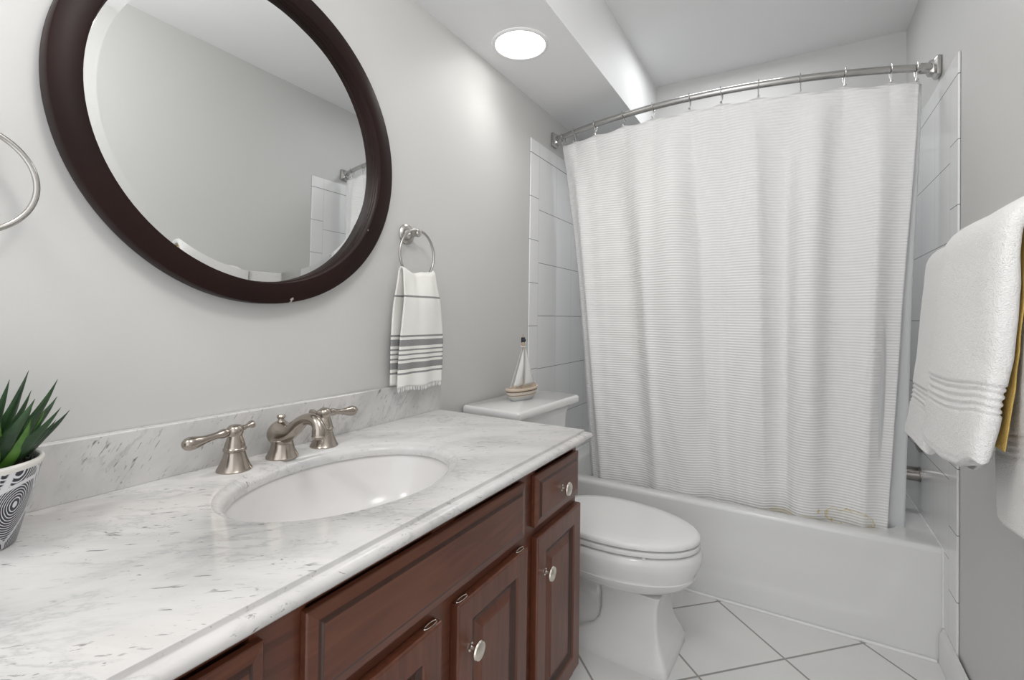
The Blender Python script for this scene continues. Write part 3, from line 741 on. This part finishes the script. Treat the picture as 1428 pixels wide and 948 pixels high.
tk_ = MB(); tk_.loft([rrect(.02, .175, .190, .378, .025), rrect(.008, .195, .205, .44, .025), rrect(.004, .205, .213, .60, .025), rrect(.003, .208, .218, .735, .025)])
tk_.build('tank', M['porcelain'], to, smooth=40)
tl = MB(); tl.loft([rrect(.002, .209, .219, .7355, .02), rrect(.001, .212, .221, .748, .02), rrect(.0, .219, .226, .760, .018), rrect(-.001, .231, .234, .769, .014), rrect(-.002, .236, .238, .772, .012), rrect(-.003, .246, .245, .7745, .010), rrect(-.003, .2485, .247, .779, .010), rrect(-.003, .2485, .247, .796, .010), rrect(-.001, .245, .244, .801, .010), rrect(.002, .240, .24, .8035, .010)])
tl.build('tank_lid', M['porcelain'], to, smooth=35)
fl = MB(); fl.lathe([(0, 0), (.012, 0), (.012, .01), (.006, .014), (.006, .022), (0, .022)], (.206, -.155, .69), (1, 0, 0), 16); fl.tube([(.224, -.155, .69), (.227, -.13, .687), (.229, -.09, .68)], [.006, .005, .007], 10)
fl.build('flush_lever', M['chrome'], to)

# ------------------------------------------------------------------ model sailboat on the tank lid
bo = thing('model_sailboat', (.130, 1.600, .8040), 'small wooden model sailboat with white sails standing on the toilet tank lid', 'model boat', rotz=math.radians(82))
def hullloop(L, B, z, n=40, sh=0.0):
    out = []
    for i in range(n):
        a = 2*PI*i/n; c, s = math.cos(a), math.sin(a)
        x = L*math.copysign(abs(c)**.95, c); wv_ = B*math.copysign(abs(s)**.8, s)
        if c > 0: wv_ *= (1-.45*c*c)
        out.append((x, wv_, z+sh*(abs(c)**2.2)))
    return out
hl = MB(); hl.loft([hullloop(.070, .022, 0), hullloop(.075, .026, .004), hullloop(.086, .033, .020, sh=0.0009), hullloop(.094, .037, .036, sh=0.0018), hullloop(.096, .038, .041, sh=0.0021), hullloop(.098, .039, .042, sh=0.0024), hullloop(.098, .039, .047, sh=0.0027), hullloop(.092, .034, .048, sh=0.0027), hullloop(.090, .032, .042, sh=0.0021), hullloop(.05, .015, .041)])
hl.build('hull', M['hull'], bo, smooth=40)
MB().tube([(.005, .005, .04), (.004, .005, .12), (.0, .002, .20), (-.002, 0, .262)], [.0042, .004, .0036, .003], 12).build('mast', M['mast'], bo)
MB().lathe([(.0062, 0), (.0072, .004), (.0072, .03), (.006, .033), (0, .033)], (-.001, 0, .215), n=16).build('mast_top', M['mast'], bo)
def sail(name, a, b, c, belly, y_):
    belly, y_ = -belly, -.0065
    def f(u, v):
        p_ = Vector(a)*(1-u) + (Vector(b)*(1-v)+Vector(c)*v)*u
        return p_+Vector((0, y_+belly*math.sin(PI*v)*math.sin(PI*min(1, u*.8)), 0))
    o = MB().grid(14, 12, f).build(name, M['sail'], bo, smooth=180)
    sm = o.modifiers.new('thickness', 'SOLIDIFY'); sm.thickness = .0012; return o
sail('main_sail', (.006, 0, .205), (.006, 0, .055), (.072, 0, .058), .010, .002)
sail('fore_sail', (-.006, 0, .208), (-.010, 0, .056), (-.070, 0, .052), .012, -.002)
fl_ = MB(); fl_.grid(8, 4, lambda u, v: Vector((-.004+.026*u, .0085+.004*math.sin(5*u), .228+.020*v - .006*u*math.cos(PI*v)*0 + (.007*u if v < .5 else -.007*u)*(1 if u > .6 else 0))))
fo = fl_.build('flag', M['flag'], bo); sm = fo.modifiers.new('thickness', 'SOLIDIFY'); sm.thickness = .001
MB().lathe([(.0076, 0), (.008, .002), (.008, .018), (.0076, .02)], (-.001, 0, .230), n=16).build('flag_band', M['flag'], bo)
MB().tube([(-.001+.009*math.cos(2*PI*i/24), .009*math.sin(2*PI*i/24), .213) for i in range(24)], .0022, 6, closed=True).build('rope_ring', M['sail'], bo)
for x0, x1 in ((-.082, -.006), (.086, .006)):
    MB().tube([(x0, 0, .052), (x1, 0, .21)], .0008, 6).build('stay_rope', M['sail'], bo)
for x in (-.062, .070):
    MB().tube([(x, -.012, .046), (x, -.014, .058), (x, .0, .062)], .0026, 8).build('cleat', M['mast'], bo)

# ------------------------------------------------------------------ potted succulent
po = thing('potted_succulent', (.116, .078, CZ1+.0003), 'green spiky succulent in a navy and white swirl pot on the counter', 'potted plant')
ph = .117; rb, rt = .051, .0765
pt_ = MB(); pt_.lathe([(0, 0), (rb-.003, 0), (rb, .003), (lerp(rb, rt, .5), ph*.5), (rt-.001, ph-.008), (rt-.006, ph-.008), (rt-.010, ph-.03), (0, ph-.03)], n=64); pt_.build('pot', M['pot'], po, smooth=50)
MB().lathe([(rt-.0055, ph-.0085), (rt-.0005, ph-.0085), (rt+.001, ph-.003), (rt, ph), (rt-.003, ph+.001), (rt-.0055, ph-.001), (rt-.0055, ph-.0085)], n=64, cap=False).build('pot_rim', M['pot_rim'], po, smooth=60)
so = MB(); so.grid(24, 24, lambda u, v: Vector(((rt-.0072)*math.sqrt(u)*math.cos(2*PI*v), (rt-.0072)*math.sqrt(u)*math.sin(2*PI*v), ph-.014+.004*noise.noise(Vector((u*5, v*9, 0))))))
so.build('soil', M['soil'], po)
def leaf(az, tilt, L, wd, curve, z0, r0, m_, parent):
    """ fleshy pointed leaf: keeled underside, slightly hollow upper face """
    loops = []; ns = 16; pos = Vector((r0, 0, z0)); ang = tilt
    for i in range(ns+1):
        t = i/ns; dirv = Vector((math.sin(ang), 0, math.cos(ang))); nrm = Vector((-math.cos(ang), 0, math.sin(ang)))
        wv_ = wd*(.66+.34*math.sin(PI*min(1, t*1.5+.12)))*(1-t**2.2) if t < 1 else .0003
        wv_ = max(wv_, .0003); thk = wv_*.80
        sec = [(-1, .30), (-.6, .02), (0, -.14), (.6, .02), (1, .30), (.75, -.35), (.35, -.85), (0, -1.0), (-.35, -.85), (-.75, -.35)]
        loops.append([pos + Vector((0, a*wv_, 0)) + nrm*(b*thk) for a, b in sec])
        pos = pos + dirv*(L/ns); ang += curve/ns
    rm = Matrix.Rotation(az, 4, 'Z')
    loops = [[rm @ q for q in l] for l in loops]
    return MB().loft(loops).build('leaf', m_, parent, smooth=60)
k_ = 0; ga = 2.39996
for i in range(34):
    f_ = i/33; az = i*ga+.4
    tilt = lerp(.10, 1.02, f_**.9)+rnd.uniform(-.08, .08); L = lerp(.145, .118, f_)*rnd.uniform(.88, 1.12)
    if i < 4: L *= .95
    leaf(az, tilt, L, lerp(.0165, .0195, f_)*rnd.uniform(.9, 1.1), lerp(-.05, -.45, f_), ph-.012, .004+.018*f_, M['leaf'], po)
for i in range(14):
    az = i*ga*1.7+.1; leaf(az, rnd.uniform(.85, 1.2), rnd.uniform(.085, .115), rnd.uniform(.013, .016), -.55, ph-.012, .020+.012*rnd.random(), M['leaf'], po)
for az, tl, L in ((.35, .55, .075), (.75, .75, .08), (-.1, .6, .07), (1.15, .65, .07), (-.5, .8, .08), (1.6, .8, .085), (.5, .3, .09)):
    leaf(az, tl, L, .0125, -.5, ph-.012, .034, M['leaf_young'], po)
for i in range(10):
    az = i*ga*1.3+.2; leaf(az, lerp(.5, 1.15, i/15), rnd.uniform(.055, .09), .0115, -.5, ph-.012, .03+.012*rnd.random(), M['leaf_young'], po)

# ------------------------------------------------------------------ recessed lights
def can(y, label, power=CAN_POWER):
    r = thing('recessed_light', (.179, y, SZ), label, 'ceiling light', 'recessed lights in the soffit')
    MB().lathe([(.094, -.0005), (.094, -.003), (.0955, -.0055), (.099, -.006), (.106, -.004), (.108, -.0005)], n=64, cap=False).build('trim_ring', M['trimpaint'], r, smooth=60)
    MB().lathe([(0, -.001), (.0945, -.001), (.0945, -.003), (.05, -.0038), (0, -.004)], n=64).build('lens', M['lens'], r, smooth=60)
    l = bpy.data.lights.new('recessed_lamp', 'SPOT'); l.energy = power; l.spot_size = math.radians(150); l.spot_blend = 1.0
    l.shadow_soft_size = .07; l.color = (1, .97, .93)
    lo = bpy.data.objects.new('recessed_lamp', l); lo.location = (.0, 0, -.03); lo.parent = r; C.objects.link(lo)
    return r
can(1.457, 'round white recessed light glowing in the soffit above the toilet')
can(-.36, 'added out-of-view recessed fill light in the soffit above the near end of the vanity', 16)  # second can is added out of view, its power fills the right wall
